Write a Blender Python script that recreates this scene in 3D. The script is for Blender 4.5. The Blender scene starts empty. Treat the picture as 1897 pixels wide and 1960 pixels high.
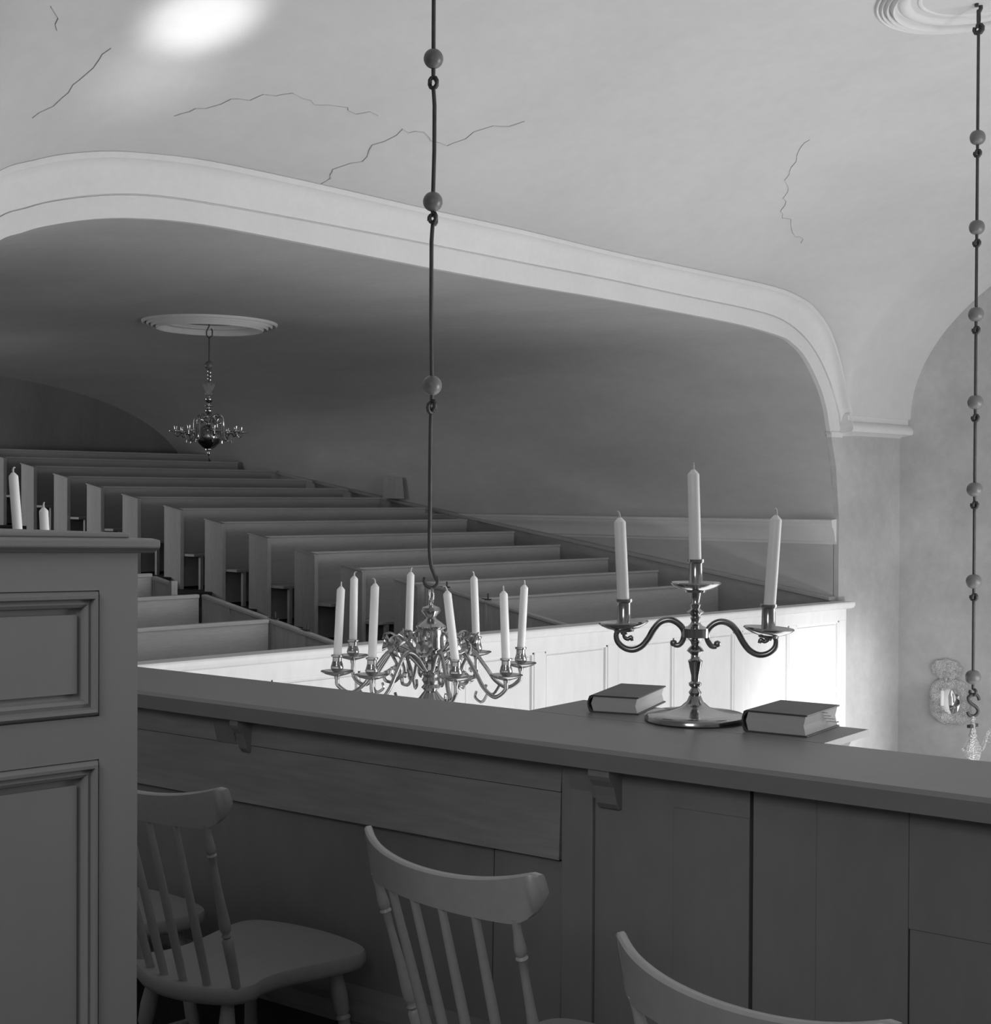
import bpy, bmesh, math, random
from mathutils import Vector, Matrix, noise
random.seed(7)
S = bpy.context.scene
COL = S.collection
PI = math.pi

# ------------------------------------------------------------------ camera, world, lights, exposure
FX, CXP, CYP, YH, ROLL = 2825.0, 948.5, 980.0, 950.0, 0.005
AZ = math.radians(44.76)
f0 = Vector((math.cos(AZ), math.sin(AZ), 0)); r0 = Vector((math.sin(AZ), -math.cos(AZ), 0))
pit = -math.atan((CYP - YH) / FX)
FW = f0 * math.cos(pit) + Vector((0, 0, 1)) * math.sin(pit)
up0 = r0.cross(FW); ra = math.atan(ROLL)
RT = r0 * math.cos(ra) + up0 * math.sin(ra)
UP = -r0 * math.sin(ra) + up0 * math.cos(ra)
EYE = Vector((0, 0, 1.55))
cam = bpy.data.cameras.new('camera'); camo = bpy.data.objects.new('camera', cam); COL.objects.link(camo)
M3 = Matrix((RT, UP, -FW)).transposed()
camo.matrix_world = Matrix.Translation(EYE) @ M3.to_4x4()
cam.sensor_fit = 'HORIZONTAL'; cam.sensor_width = 36.0; cam.lens = 36.0 * FX / 1897.0
cam.clip_start = 0.02; cam.clip_end = 200
S.camera = camo

w = bpy.data.worlds.new('world'); S.world = w; w.use_nodes = True
w.node_tree.nodes['Background'].inputs[0].default_value = (1, 1, 1, 1)
w.node_tree.nodes['Background'].inputs[1].default_value = 0.3

def area(name, loc, target, sx, sy, power, spread=180):
    l = bpy.data.lights.new(name, 'AREA'); l.shape = 'RECTANGLE'; l.size = sx; l.size_y = sy; l.energy = power
    l.spread = math.radians(spread)
    o = bpy.data.objects.new(name, l); COL.objects.link(o); o.location = loc
    o.rotation_euler = (Vector(target) - Vector(loc)).to_track_quat('-Z', 'Y').to_euler(); return o
def spot(name, loc, target, power, ang, blend, rad=0.05):
    l = bpy.data.lights.new(name, 'SPOT'); l.energy = power; l.spot_size = math.radians(ang); l.spot_blend = blend; l.shadow_soft_size = rad
    o = bpy.data.objects.new(name, l); COL.objects.link(o); o.location = loc
    o.rotation_euler = (Vector(target) - Vector(loc)).to_track_quat('-Z', 'Y').to_euler(); return o
# daylight from the tall windows of the south side, low in the crossing
area('daylight_south', (10.0, -0.6, -0.6), (10.5, 8.6, 0.2), 6.0, 3.2, 275)
# daylight returned by the sunlit floor of the crossing
area('daylight_floor_bounce', (9.6, 4.0, -3.0), (9.6, 4.4, 4.9), 7.0, 6.0, 158)
# added fill lamp behind the camera, brightens the chairs and near parapet
area('fill_gallery', (-1.6, 0.1, 3.0), (2.2, 2.8, 0.6), 1.4, 1.4, 34)
# nearer tall window of the south side
area('daylight_south_near', (7.4, -0.7, 1.2), (3.2, 3.4, 1.2), 1.4, 2.2, 140)
# window at the back of the far arm, behind the left hand pews
area('daylight_far_arm', (4.1, 18.4, 2.0), (9.7, 17.6, 1.6), 2.2, 1.3, 85)
# low sun through a south window: on the pier foot and the parapet front, and its reflection on the vault
spot('sun_patch_pier', (11.0, -0.5, -2.4), (13.5, 8.6, -1.0), 3600, 21, 1.0, 0.3)
spot('sun_reflection_vault', (7.0, 1.0, -2.9), (4.80, 7.10, 4.25), 3600, 4.8, 0.9, 0.12)
spot('sun_reflection_vault_low', (7.3, 1.2, -2.9), (4.80, 7.62, 4.05), 900, 5.4, 1.0, 0.25)

S.view_settings.view_transform = 'Standard'; S.view_settings.look = 'None'
S.view_settings.gamma = 1.0; S.view_settings.use_curve_mapping = False
S.view_settings.exposure = 0.15

# ------------------------------------------------------------------ materials
def mat(name, v, rough=0.6, metal=0.0, var=0.08, scale=3.0, bump=0.0, stretch=(1, 1, 1), fine=0.0, spec=0.5, sss=0.0, contrast=1.0):
    m = bpy.data.materials.new(name); m.use_nodes = True; nt = m.node_tree; b = nt.nodes['Principled BSDF']
    b.inputs['Roughness'].default_value = rough; b.inputs['Metallic'].default_value = metal
    b.inputs['Specular IOR Level'].default_value = spec
    tc = nt.nodes.new('ShaderNodeTexCoord'); mp = nt.nodes.new('ShaderNodeMapping'); mp.inputs['Scale'].default_value = stretch
    nt.links.new(tc.outputs['Object'], mp.inputs['Vector'])
    n = nt.nodes.new('ShaderNodeTexNoise'); n.inputs['Scale'].default_value = scale; n.inputs['Detail'].default_value = 6; n.inputs['Roughness'].default_value = 0.6
    nt.links.new(mp.outputs['Vector'], n.inputs['Vector'])
    r = nt.nodes.new('ShaderNodeMapRange'); r.inputs['From Min'].default_value = 0.5 - 0.25 / contrast; r.inputs['From Max'].default_value = 0.5 + 0.25 / contrast
    r.inputs['To Min'].default_value = v * (1 - var); r.inputs['To Max'].default_value = v * (1 + var)
    nt.links.new(n.outputs['Fac'], r.inputs['Value'])
    n2 = nt.nodes.new('ShaderNodeTexNoise'); n2.inputs['Scale'].default_value = scale * 14; n2.inputs['Detail'].default_value = 4
    nt.links.new(mp.outputs['Vector'], n2.inputs['Vector'])
    r2 = nt.nodes.new('ShaderNodeMapRange'); r2.inputs['From Min'].default_value = 0.3; r2.inputs['From Max'].default_value = 0.7
    r2.inputs['To Min'].default_value = 1 - fine; r2.inputs['To Max'].default_value = 1 + fine
    nt.links.new(n2.outputs['Fac'], r2.inputs['Value'])
    mu = nt.nodes.new('ShaderNodeMath'); mu.operation = 'MULTIPLY'
    nt.links.new(r.outputs[0], mu.inputs[0]); nt.links.new(r2.outputs[0], mu.inputs[1])
    cb = nt.nodes.new('ShaderNodeCombineColor')
    for i in range(3): nt.links.new(mu.outputs[0], cb.inputs[i])
    nt.links.new(cb.outputs[0], b.inputs['Base Color'])
    if bump:
        bp = nt.nodes.new('ShaderNodeBump'); bp.inputs['Strength'].default_value = bump; bp.inputs['Distance'].default_value = 0.02
        nt.links.new(n2.outputs['Fac'], bp.inputs['Height']); nt.links.new(bp.outputs[0], b.inputs['Normal'])
    if sss:
        b.inputs['Subsurface Weight'].default_value = sss; b.inputs['Subsurface Radius'].default_value = (0.01, 0.01, 0.01); b.inputs['Subsurface Scale'].default_value = 1.0
    return m
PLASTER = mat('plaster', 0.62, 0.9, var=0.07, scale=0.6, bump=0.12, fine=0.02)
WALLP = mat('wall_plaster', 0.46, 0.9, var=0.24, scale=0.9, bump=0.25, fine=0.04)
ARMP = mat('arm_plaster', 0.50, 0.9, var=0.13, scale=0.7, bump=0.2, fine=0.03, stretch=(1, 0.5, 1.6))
ENDP = mat('end_wall_dark', 0.20, 0.8, var=0.2, scale=1.0, fine=0.05, stretch=(1, 1, 0.3))  # clearly darker than the arm plaster
STUCCO = mat('stucco', 0.68, 0.8, var=0.04, scale=1.5, fine=0.02)
CRACK = mat('crack', 0.47, 1.0)
WHITEW = mat('white_wood', 0.80, 0.5, var=0.04, scale=1.0, fine=0.03, stretch=(1, 1, 0.3))
PEWW = mat('pew_wood', 0.44, 0.55, var=0.12, scale=1.6, fine=0.07, stretch=(0.5, 2, 6), bump=0.05)
PEWV = mat('pew_end_wood', 0.42, 0.55, var=0.14, scale=1.6, fine=0.09, stretch=(2, 6, 0.5), bump=0.05)
CABW = mat('cabinet_paint', 0.25, 0.5, var=0.05, scale=1.5, fine=0.02, stretch=(1, 1, 0.4))
PARW = mat('parapet_paint', 0.22, 0.5, var=0.16, scale=1.3, fine=0.05, stretch=(1, 1, 0.35))
PARH = mat('parapet_board_paint', 0.27, 0.5, var=0.22, scale=1.6, fine=0.10, stretch=(1, 0.35, 3))
TOPW = mat('parapet_top_paint', 0.22, 0.38, var=0.06, scale=2.5, fine=0.03, stretch=(1, 0.3, 1))
DARK = mat('shade_dark_boards', 0.03, 0.9, var=0.3, scale=3, fine=0.1)  # near-black colour holds the shade beneath the far pews; shared with parapet core
FLOORM = mat('worn_floor', 0.10, 0.8, var=0.5, scale=4, fine=0.3)
STONE = mat('stone_floor', 0.45, 0.7, var=0.1, scale=2)
CHAIRM = mat('chair_paint', 0.36, 0.35, var=0.08, scale=4, fine=0.04)
IRON = mat('iron', 0.07, 0.5, metal=0.6, var=0.2, scale=20)
BALL = mat('ball_paint', 0.15, 0.35, var=0.08, scale=10)
BRASS = mat('brass', 0.45, 0.16, metal=1.0, var=0.15, scale=12)
BRASSD = mat('brass_arm', 0.30, 0.28, metal=1.0, var=0.15, scale=12)
WAX = mat('wax', 0.92, 0.45, var=0.03, scale=20, sss=0.3)
WICK = mat('wick', 0.6, 0.9)
COVER = mat('book_cover', 0.07, 0.45, var=0.15, scale=20)
PAGES = mat('book_pages', 0.5, 0.8, var=0.05, scale=10, fine=0.06, stretch=(1, 1, 30))
PAGEL = mat('book_fore_edge', 0.62, 0.8, var=0.05, scale=10, fine=0.06, stretch=(1, 1, 30))
SILVER = mat('silver', 0.72, 0.2, metal=1.0, var=0.35, scale=9, bump=1.0, fine=0.3)
GLASS = mat('mirror_glass', 0.75, 0.05, metal=1.0, var=0.02)

# ------------------------------------------------------------------ mesh helpers
class MB:
    def __init__(s): s.v = []; s.f = []
    def hexa(s, p):
        n = len(s.v); s.v += [tuple(q) for q in p]
        s.f += [tuple(n + i for i in f) for f in ((0, 3, 2, 1), (4, 5, 6, 7), (0, 1, 5, 4), (1, 2, 6, 5), (2, 3, 7, 6), (3, 0, 4, 7))]
        return s
    def box(s, x0, x1, y0, y1, z0, z1):
        return s.hexa([(x0, y0, z0), (x1, y0, z0), (x1, y1, z0), (x0, y1, z0), (x0, y0, z1), (x1, y0, z1), (x1, y1, z1), (x0, y1, z1)])
    def sweep(s, secs, closed=True, cap=True, loop=False):
        n = len(s.v); k = len(secs[0]); m = len(secs)
        for sec in secs: s.v += [tuple(q) for q in sec]
        for i in range(m if loop else m - 1):
            a = n + i * k; b = n + ((i + 1) % m) * k
            for j in range(k if closed else k - 1):
                j2 = (j + 1) % k; s.f.append((a + j, a + j2, b + j2, b + j))
        if cap and closed and not loop:
            s.f.append(tuple(n + j for j in reversed(range(k)))); s.f.append(tuple(n + (m - 1) * k + j for j in range(k)))
        return s
    def prism(s, poly, ext, axis='y', a0=0):
        # poly in the two other axes, extruded from a0 to ext
        def mk(p, t): return {'y': (p[0], t, p[1]), 'x': (t, p[0], p[1]), 'z': (p[0], p[1], t)}[axis]
        return s.sweep([[mk(p, a0) for p in poly], [mk(p, ext) for p in poly]])
    def lathe(s, prof, c=(0, 0, 0), seg=20):
        secs = []
        for j in range(seg):
            a = 2 * PI * j / seg
            secs.append([(c[0] + r * math.cos(a), c[1] + r * math.sin(a), c[2] + z) for r, z in prof])
        return s.sweep(secs, closed=False, loop=True)
    def tube(s, pts, r, seg=8, cap=True):
        pts = [Vector(p) for p in pts]; secs = []; N = None
        for i, p in enumerate(pts):
            t = (pts[min(i + 1, len(pts) - 1)] - pts[max(i - 1, 0)]).normalized()
            if N is None:
                N = t.orthogonal().normalized()
            N = (N - t * N.dot(t)).normalized(); B = t.cross(N)
            rr = r[i] if isinstance(r, (list, tuple)) else r
            secs.append([p + (N * math.cos(2 * PI * j / seg) + B * math.sin(2 * PI * j / seg)) * rr for j in range(seg)])
        return s.sweep(secs, cap=cap)
    def build(s, name, m, parent=None, smooth=False, bevel=0.0, loc=None, rot=None, kind=None):
        me = bpy.data.meshes.new(name); me.from_pydata(s.v, [], s.f)
        bm = bmesh.new(); bm.from_mesh(me)
        bmesh.ops.recalc_face_normals(bm, faces=bm.faces)
        if bevel:
            es = [e for e in bm.edges if len(e.link_faces) == 2 and e.calc_face_angle(0) > 0.6]
            bmesh.ops.bevel(bm, geom=es, offset=bevel, segments=2, affect='EDGES', profile=0.5)
        if smooth:
            for f in bm.faces: f.smooth = True
            for e in bm.edges:
                if len(e.link_faces) == 2 and e.calc_face_angle(0) > 0.85: e.smooth = False
        bm.to_mesh(me); bm.free(); me.materials.append(m)
        o = bpy.data.objects.new(name, me); COL.objects.link(o)
        if parent: o.parent = parent
        if loc: o.location = loc
        if rot: o.rotation_euler = rot
        if kind: o['kind'] = kind
        return o
def cat(pts, n=6, closed=False):
    pts = [Vector(p) for p in pts]; out = []; m = len(pts)
    for i in range(m if closed else m - 1):
        g = (lambda k: pts[k % m]) if closed else (lambda k: pts[max(0, min(m - 1, k))])
        a, b, c, d = g(i - 1), g(i), g(i + 1), g(i + 2)
        for j in range(n):
            t = j / n
            out.append(0.5 * (2 * b + (c - a) * t + (2 * a - 5 * b + 4 * c - d) * t * t + (3 * b - a - 3 * c + d) * t ** 3))
    if not closed: out.append(pts[-1])
    return out
def cat2(pts, n=6, closed=False): return [(p.x, p.y) for p in cat([(a, b, 0) for a, b in pts], n, closed)]
def tag(o, label=None, category=None, group=None, kind=None):
    if label: o['label'] = label
    if category: o['category'] = category
    if group: o['group'] = group
    if kind: o['kind'] = kind
    return o
def thing(name, label, category, loc=(0, 0, 0), rz=0, group=None):
    o = bpy.data.objects.new(name, None); COL.objects.link(o); o.location = loc; o.rotation_euler = (0, 0, rz)
    o.empty_display_size = 0.1
    return tag(o, label, category, group)
def copy_tree(o, parent=None):
    c = o.copy(); COL.objects.link(c)
    if parent: c.parent = parent
    for ch in list(o.children): copy_tree(ch, c)
    return c
def structure(o, label=None):
    o['kind'] = 'structure'
    if label: o['label'] = label
    return o

# ------------------------------------------------------------------ structure: vault, arch, walls
YN, YO, YS, XE, XW = 8.62, 8.49, -0.91, 15.27, -3.0
SPR = 2.45; HB = 4.7
OUT = [(14.03, 2.22), (14.005, 2.47), (13.919, 2.635), (13.789, 2.962), (13.579, 3.307), (13.275, 3.527), (12.981, 3.617), (12.51, 3.675), (11.378, 3.70), (10.07, 3.72), (8.862, 3.762), (7.913, 3.78), (6.672, 3.814), (5.773, 3.825), (5.283, 3.795), (4.975, 3.757), (4.681, 3.688), (4.469, 3.613), (4.263, 3.522), (3.98, 3.28), (3.79, 2.96), (3.68, 2.65), (3.62, 2.47), (3.60, 2.22)]
MID = [(14.01, 2.22), (13.99, 2.35), (13.944, 2.501), (13.773, 2.801), (13.505, 3.09), (13.185, 3.284), (12.799, 3.397), (12.247, 3.441), (11.145, 3.471), (10.082, 3.504), (9.0, 3.524), (7.923, 3.547), (6.679, 3.567), (5.819, 3.572), (5.365, 3.555), (5.014, 3.503), (4.681, 3.417), (4.502, 3.349), (4.329, 3.272), (4.1, 3.06), (3.9, 2.8), (3.78, 2.5), (3.74, 2.35), (3.72, 2.22)]
INN = [(13.81, 2.22), (13.76, 2.38), (13.716, 2.518), (13.59, 2.735), (13.316, 3.021), (13.04, 3.164), (12.801, 3.215), (12.16, 3.268), (11.147, 3.30), (10.012, 3.325), (9.001, 3.335), (7.924, 3.358), (6.679, 3.396), (5.82, 3.416), (5.325, 3.39), (4.976, 3.338), (4.645, 3.25), (4.467, 3.181), (4.329, 3.118), (4.15, 2.95), (4.0, 2.7), (3.9, 2.45), (3.87, 2.33), (3.85, 2.22)]
OUTs, MIDs, INNs = cat2(OUT, 4), cat2(MID, 4), cat2(INN, 4)
def DN(x):
    if x >= 14.005 or x <= 3.62: return 0.0
    pr = None
    for a, b in zip(OUTs[:-1], OUTs[1:]):
        if a[1] < SPR and b[1] < SPR: continue
        if min(a[0], b[0]) <= x <= max(a[0], b[0]) and a[0] != b[0]:
            return max(0.0, a[1] + (b[1] - a[1]) * (x - a[0]) / (b[0] - a[0]) - SPR)
    return 0.0
def DE(b):
    t = min(b, 2 * HB - b) / HB; t = max(0, t)
    return 2.36 * math.sqrt(max(0, 1 - (1 - t) ** 2))
def VH(x, y):
    b = max(0.0, YO - y); dn = DN(x); de = DE(b)
    t = min(b, 2 * HB - b) / HB; dn *= 1 - 0.35 * min(1, t)
    p = 3.2
    return SPR + (dn ** p + de ** p) ** (1 / p)

# vault grid
xs = sorted(set([XW + 0.4 * i for i in range(16)] + [3.5] + [round(a, 3) for a, _ in OUTs if 3.62 < a < 14.005] + [3.62, 14.005, 14.2, 14.5, 14.9, XE]))
xs = [x for i, x in enumerate(xs) if i == 0 or x - xs[i - 1] > 0.004]
bs = [HB * (1 - math.cos(PI * i / 80)) for i in range(81)]
mb = MB(); mb.sweep([[(x, YO - b, VH(x, YO - b)) for x in xs] for b in bs], closed=False)
ceil = structure(mb.build('ceiling', PLASTER, smooth=True), 'smooth plastered vault over the crossing with fine cracks')
for p in ceil.data.polygons: p.use_smooth = True

# archivolt of the north arm: flat band, groove and hollow moulding
secs = []
for o, m_, i_ in zip(OUTs, MIDs, INNs):
    O = Vector((o[0], YO, o[1])); Mm = Vector((m_[0], YN, m_[1])); I = Vector((i_[0], YN, i_[1]))
    P = lambda t, y: Vector((Mm.x + (O.x - Mm.x) * t, y, Mm.z + (O.z - Mm.z) * t))
    J = Mm + (I - Mm).normalized() * 0.012
    secs.append([I + Vector((0, 0.05, 0)), I, J, J + Vector((0, 0.012, 0)), Mm + Vector((0, 0.012, 0)), Mm + Vector((0, -0.012, 0)),
                 P(0.12, YN - 0.02), P(0.3, YN - 0.03), P(0.5, YN - 0.042), P(0.68, YN - 0.07), P(0.8, YN - 0.10), P(0.84, YO - 0.005),
                 P(0.95, YO - 0.012), P(0.985, YO - 0.012), P(0.99, YO + 0.03), P(1.02, YO + 0.03)])
arch = structure(MB().sweep(secs, closed=False).build('trim_1', STUCCO, smooth=True), 'moulded stucco arch around the opening of the far arm')
structure(MB().box(13.80, 14.02, YN - 0.014, YN + 0.05, 2.205, 2.262).build('trim_6', STUCCO))
# cornice on the pier
pr = [(0.06, 2.22), (0, 2.235), (-0.02, 2.25), (-0.15, 2.27), (-0.165, 2.30), (-0.16, 2.335), (-0.135, 2.365), (-0.10, 2.385), (-0.10, 2.44), (-0.12, 2.445), (-0.12, 2.465), (-0.06, 2.468), (-0.06, 2.49), (0.3, 2.49), (0.3, 2.22)]
structure(MB().prism([(YN + a, z) for a, z in pr], XE, 'x', 13.985).build('trim_2', STUCCO, smooth=True), 'moulded stucco cornice on top of the white pier')

# north arm tunnel: profile changes from front to back
FR = [(13.98, 1.32), (13.95, 1.6), (13.91, 1.9), (13.81, 2.22)] + INN[1:-1] + [(3.85, 2.22), (3.72, 1.9), (3.66, 1.6), (3.63, 1.32)]
FRs = cat2(FR, 4)
def backp(k, n):
    t = k / (n - 1); a = PI * t
    c, s_ = math.cos(a), math.sin(a)
    e = 0.80
    return (8.8 + 5.17 * math.copysign(abs(c) ** e, c), 1.32 + 2.06 * s_ ** e)
n = len(FRs)
# even out the back profile by the front's arc length
L = [0]
for a, b in zip(FRs[:-1], FRs[1:]): L.append(L[-1] + math.hypot(b[0] - a[0], b[1] - a[1]))
def backat(t):
    k = t * 400; return backp(k, 401)
ys = [YN + 0.05, 9.2, 10, 11, 12, 13, 14, 15, 16, 17, 18, 19, 20, 21.0]
secs = []
for y in ys:
    t = (y - YN) / (21 - YN); t = t * t * (3 - 2 * t)
    row = []
    for (x, z), l in zip(FRs, L):
        bx, bz = backat(l / L[-1]); row.append((x + (bx - x) * t, y, z + (bz - z) * t))
    secs.append(row)
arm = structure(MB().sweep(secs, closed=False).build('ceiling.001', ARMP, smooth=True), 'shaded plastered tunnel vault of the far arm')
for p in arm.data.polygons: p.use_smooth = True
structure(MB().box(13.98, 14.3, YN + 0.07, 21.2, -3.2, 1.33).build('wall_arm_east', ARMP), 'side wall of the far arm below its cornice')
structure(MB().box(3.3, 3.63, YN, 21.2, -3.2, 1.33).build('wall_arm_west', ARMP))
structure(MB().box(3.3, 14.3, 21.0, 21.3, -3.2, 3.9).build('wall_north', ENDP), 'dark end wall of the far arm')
# impost cornice inside the arm
pr = [(0.02, 1.045), (0.015, 1.06), (-0.0, 1.075), (-0.02, 1.08), (-0.03, 1.12), (-0.05, 1.17), (-0.09, 1.215), (-0.13, 1.235), (-0.135, 1.275), (-0.15, 1.28), (-0.15, 1.31), (-0.0, 1.32), (0.05, 1.32), (0.05, 1.045)]
# recess it into the reveal so that only the roll stands out
structure(MB().prism([(13.965 + a * 0.55, z) for a, z in pr], 20.9, 'y', YN + 0.03).build('trim_3', STUCCO, smooth=True), 'impost cornice along the side wall of the far arm')
# pier (front face south) and nave walls
pv = [(13.98, -3.2), (XE + 0.3, -3.2), (XE + 0.3, 2.26), (13.79, 2.26), (13.81, 2.22), (13.91, 1.9), (13.95, 1.6), (13.98, 1.32)]
structure(MB().prism(pv, YN + 0.06, 'y', YN).build('wall_pier', WALLP), 'white plastered pier right of the far gallery')
structure(MB().box(XE, XE + 0.3, YS - 0.2, YN + 0.02, -3.2, 5.2).build('wall_east', WALLP), 'mottled plaster end wall behind the sconce')
structure(MB().box(XW, 3.62, YN, YN + 0.3, -3.2, 2.5).build('wall_north_west', WALLP))
structure(MB().box(XW, XE, YS - 0.3, YS, -3.2, 2.5).build('wall_south', WALLP))
structure(MB().box(XW - 0.3, XW, YS - 0.3, YN + 0.3, -3.2, 5.2).build('wall_west', WALLP))
structure(MB().box(XW, XE, YS, 21, -3.4, -3.2).build('floor', STONE))
structure(MB().box(XW, 2.3, YS, YN, -0.12, 0.0).build('floor.001', FLOORM), 'worn dark board floor of the near gallery')

# cracks in the plaster, projected on the vault
def ray(px, py): return FW + RT * ((px - CXP) / FX) - UP * ((py - CYP) / FX)
def hitv(px, py):
    d = ray(px, py); t = 3.0
    while t < 18:
        p = EYE + d * t
        if p.y > YO or p.z > VH(p.x, p.y): return p
        t += 0.01
    return p
def crack(pts, wd=0.006):
    P = [hitv(*q) for q in pts]; Q = []
    for a, b in zip(P[:-1], P[1:]):
        k = max(2, int((b - a).length / 0.06))
        for j in range(k):
            p = a.lerp(b, j / k); p = p + Vector((noise.noise(p * 9), noise.noise(p * 9 + Vector((9, 0, 0))), 0)) * 0.06
            Q.append(p)
    secs = []
    for i, p in enumerate(Q):
        p = Vector((p.x, min(p.y, YO - 0.01), 0)); p.z = VH(p.x, p.y)
        t = (Q[min(i + 1, len(Q) - 1)] - Q[max(i - 1, 0)]).normalized(); e = 0.02
        nrm = Vector((-(VH(p.x + e, p.y) - VH(p.x - e, p.y)) / (2 * e), -(VH(p.x, p.y + e) - VH(p.x, p.y - e)) / (2 * e), 1)).normalized()
        s_ = t.cross(nrm).normalized(); w_ = wd * (0.5 + abs(noise.noise(p * 4)) * 1.4)
        q = p - nrm * 0.006
        secs.append([q - s_ * w_ * .5, q + s_ * w_ * .5, q + s_ * w_ * .3 + nrm * 0.02, q - s_ * w_ * .3 + nrm * 0.02])
    MB().sweep(secs).build('crack', CRACK, parent=ceil)
crack([(622, 350), (648, 320), (690, 305), (720, 276), (770, 248), (820, 262), (870, 275), (905, 255), (960, 240), (1020, 234)], 0.007)
crack([(330, 220), (440, 190), (540, 178), (620, 197), (690, 214), (750, 218)], 0.004)
crack([(220, 92), (150, 160), (90, 205), (30, 250)], 0.0028)
crack([(1545, 268), (1510, 330), (1496, 405), (1520, 440), (1536, 470)], 0.0032)
crack([(100, 5), (109, 45), (107, 80)], 0.004)

# ceiling rosettes
def rosette(name, label, cx, cy, R, hf, rings):
    t = thing(name, label, 'ceiling rose', (cx, cy, hf(cx, cy)))
    z0 = hf(cx, cy)
    for k, (r1, r2, h) in enumerate(rings):
        prof = []
        for j in range(7):
            a = PI * j / 6; prof.append((R * ((r1 + r2) / 2 - (r2 - r1) / 2 * math.cos(a)), h * math.sin(a)))
        secs = []
        for j in range(72):
            a = 2 * PI * j / 72; sec = []
            for r, d in prof:
                x, y = cx + r * math.cos(a), cy + r * math.sin(a); sec.append((x - cx, y - cy, hf(x, y) - z0 - d + 0.004))
            secs.append(sec)
        MB().sweep(secs, closed=False, loop=True).build('ring', STUCCO, t, smooth=True)
    return t
rings = [(0.55, 0.60, 0.012), (0.66, 0.78, 0.03), (0.80, 0.85, 0.05), (0.865, 0.905, 0.042), (0.92, 0.95, 0.034), (0.963, 1.0, 0.024)]
rosette('ceiling_rosette', 'round moulded stucco rosette on the crossing vault at the right edge', 8.99, 4.52, 0.665, VH, rings)
def AH(x, y):
    t = (y - YN) / (21 - YN); t = t * t * (3 - 2 * t)
    for i in range(n - 1):
        pass
    best = None
    row = []
    for (xx, z), l in zip(FRs, L):
        bx, bz = backat(l / L[-1]); row.append((xx + (bx - xx) * t, z + (bz - z) * t))
    for a, b in zip(row[:-1], row[1:]):
        if min(a[0], b[0]) <= x <= max(a[0], b[0]) and a[0] != b[0] and a[1] > 2.6:
            return a[1] + (b[1] - a[1]) * (x - a[0]) / (b[0] - a[0])
    return 3.3
rosette('ceiling_rosette', 'round moulded stucco rosette above the small chandelier in the far arm', 8.844, 12.98, 0.70, AH, [(0.46, 0.50, 0.02), (0.60, 0.70, 0.035), (0.75, 0.805, 0.085), (0.82, 0.87, 0.07), (0.885, 0.93, 0.052), (0.945, 1.0, 0.035)])

# ------------------------------------------------------------------ far gallery: parapet front, steps, pews
gp = thing('gallery_parapet', 'white painted panelled parapet across the front of the far gallery', 'parapet', (3.62, 8.55, 0))
X0 = 3.62
def gx(x): return x - X0
capz = 0.43
mb = MB(); mb.prism([(-0.10, capz - 0.035), (-0.085, capz - 0.06), (-0.05, capz - 0.075), (0.12, capz - 0.075), (0.12, capz), (-0.09, capz + 0.004), (-0.10, capz - 0.01)], 10.43, 'x', 0.0)
mb.build('cap_rail', WHITEW, gp, bevel=0.004)
MB().box(0, 10.36, 0.0, 0.07, -0.98, capz - 0.07).build('backing_board', WHITEW, gp)
panx = [13.84 - 0.955 * i for i in range(11)]
MB().box(gx(3.64), gx(13.97), -0.035, 0.0, 0.235, capz - 0.075).build('top_rail', WHITEW, gp)
MB().box(gx(3.64), gx(13.97), -0.035, 0.0, -0.98, -0.86).build('bottom_rail', WHITEW, gp)
for i, x in enumerate(panx):
    if x < 4.2: break
    MB().box(gx(x), gx(x) + 0.13, -0.035, 0.0, -0.86, 0.235).build('stile', WHITEW, gp, bevel=0.003)
    xl = x - 0.955 + 0.13
    p = MB().box(gx(xl) + 0.04, gx(x) - 0.04, -0.012, 0.0, -0.82, 0.195).build('panel', WHITEW, gp, bevel=0.004)
    mm = MB()
    for (a, b, c, d) in ((xl, xl + 0.022, -0.86, 0.235), (x - 0.022, x, -0.86, 0.235), (xl, x, 0.213, 0.235), (xl, x, -0.86, -0.838)):
        mm.box(gx(a), gx(b), -0.026, 0.0, c, d)
    mm.build('panel_moulding', WHITEW, p, bevel=0.004)
# steps
pewy = [10.047, 10.905, 11.69, 12.465, 13.288, 14.144, 14.991, 15.924, 16.78, 17.62, 18.508, 19.359, 20.195]
pewz = [0.575, 0.69, 0.81, 0.95, 1.10, 1.245, 1.392, 1.525, 1.655, 1.79, 1.935, 2.07, 2.205]
prev = YN + 0.02
for y, z in zip(pewy, pewz):
    structure(MB().box(3.64, 13.97, prev, y + 0.02, z - 1.10, z - 0.951).build('floor', DARK), 'boarded step under the far gallery pews, shade put into its near black colour'); prev = y + 0.02
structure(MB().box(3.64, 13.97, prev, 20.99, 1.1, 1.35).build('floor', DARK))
structure(MB().box(3.64, 13.97, YN + 0.02, 20.9, -0.98, -0.9).build('ceiling', WHITEW), 'underside of the far gallery')
# sloping dado on the east side wall
structure(MB().prism([(8.66, -0.6), (20.98, 1.2), (20.98, 2.24), (20.2, 2.13), (15.9, 1.47), (8.66, 0.44)], 13.99, 'x', 13.90).build('trim_4', PEWW), 'raking board dado along the side wall of the far gallery')
structure(MB().prism([(8.66, 0.44), (15.9, 1.47), (20.2, 2.13), (20.98, 2.24), (20.98, 2.28), (20.2, 2.17), (15.9, 1.51), (8.66, 0.48)], 13.99, 'x', 13.86).build('trim_5', PEWW, bevel=0.006), 'sloping cap rail of the side wall dado')

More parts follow.
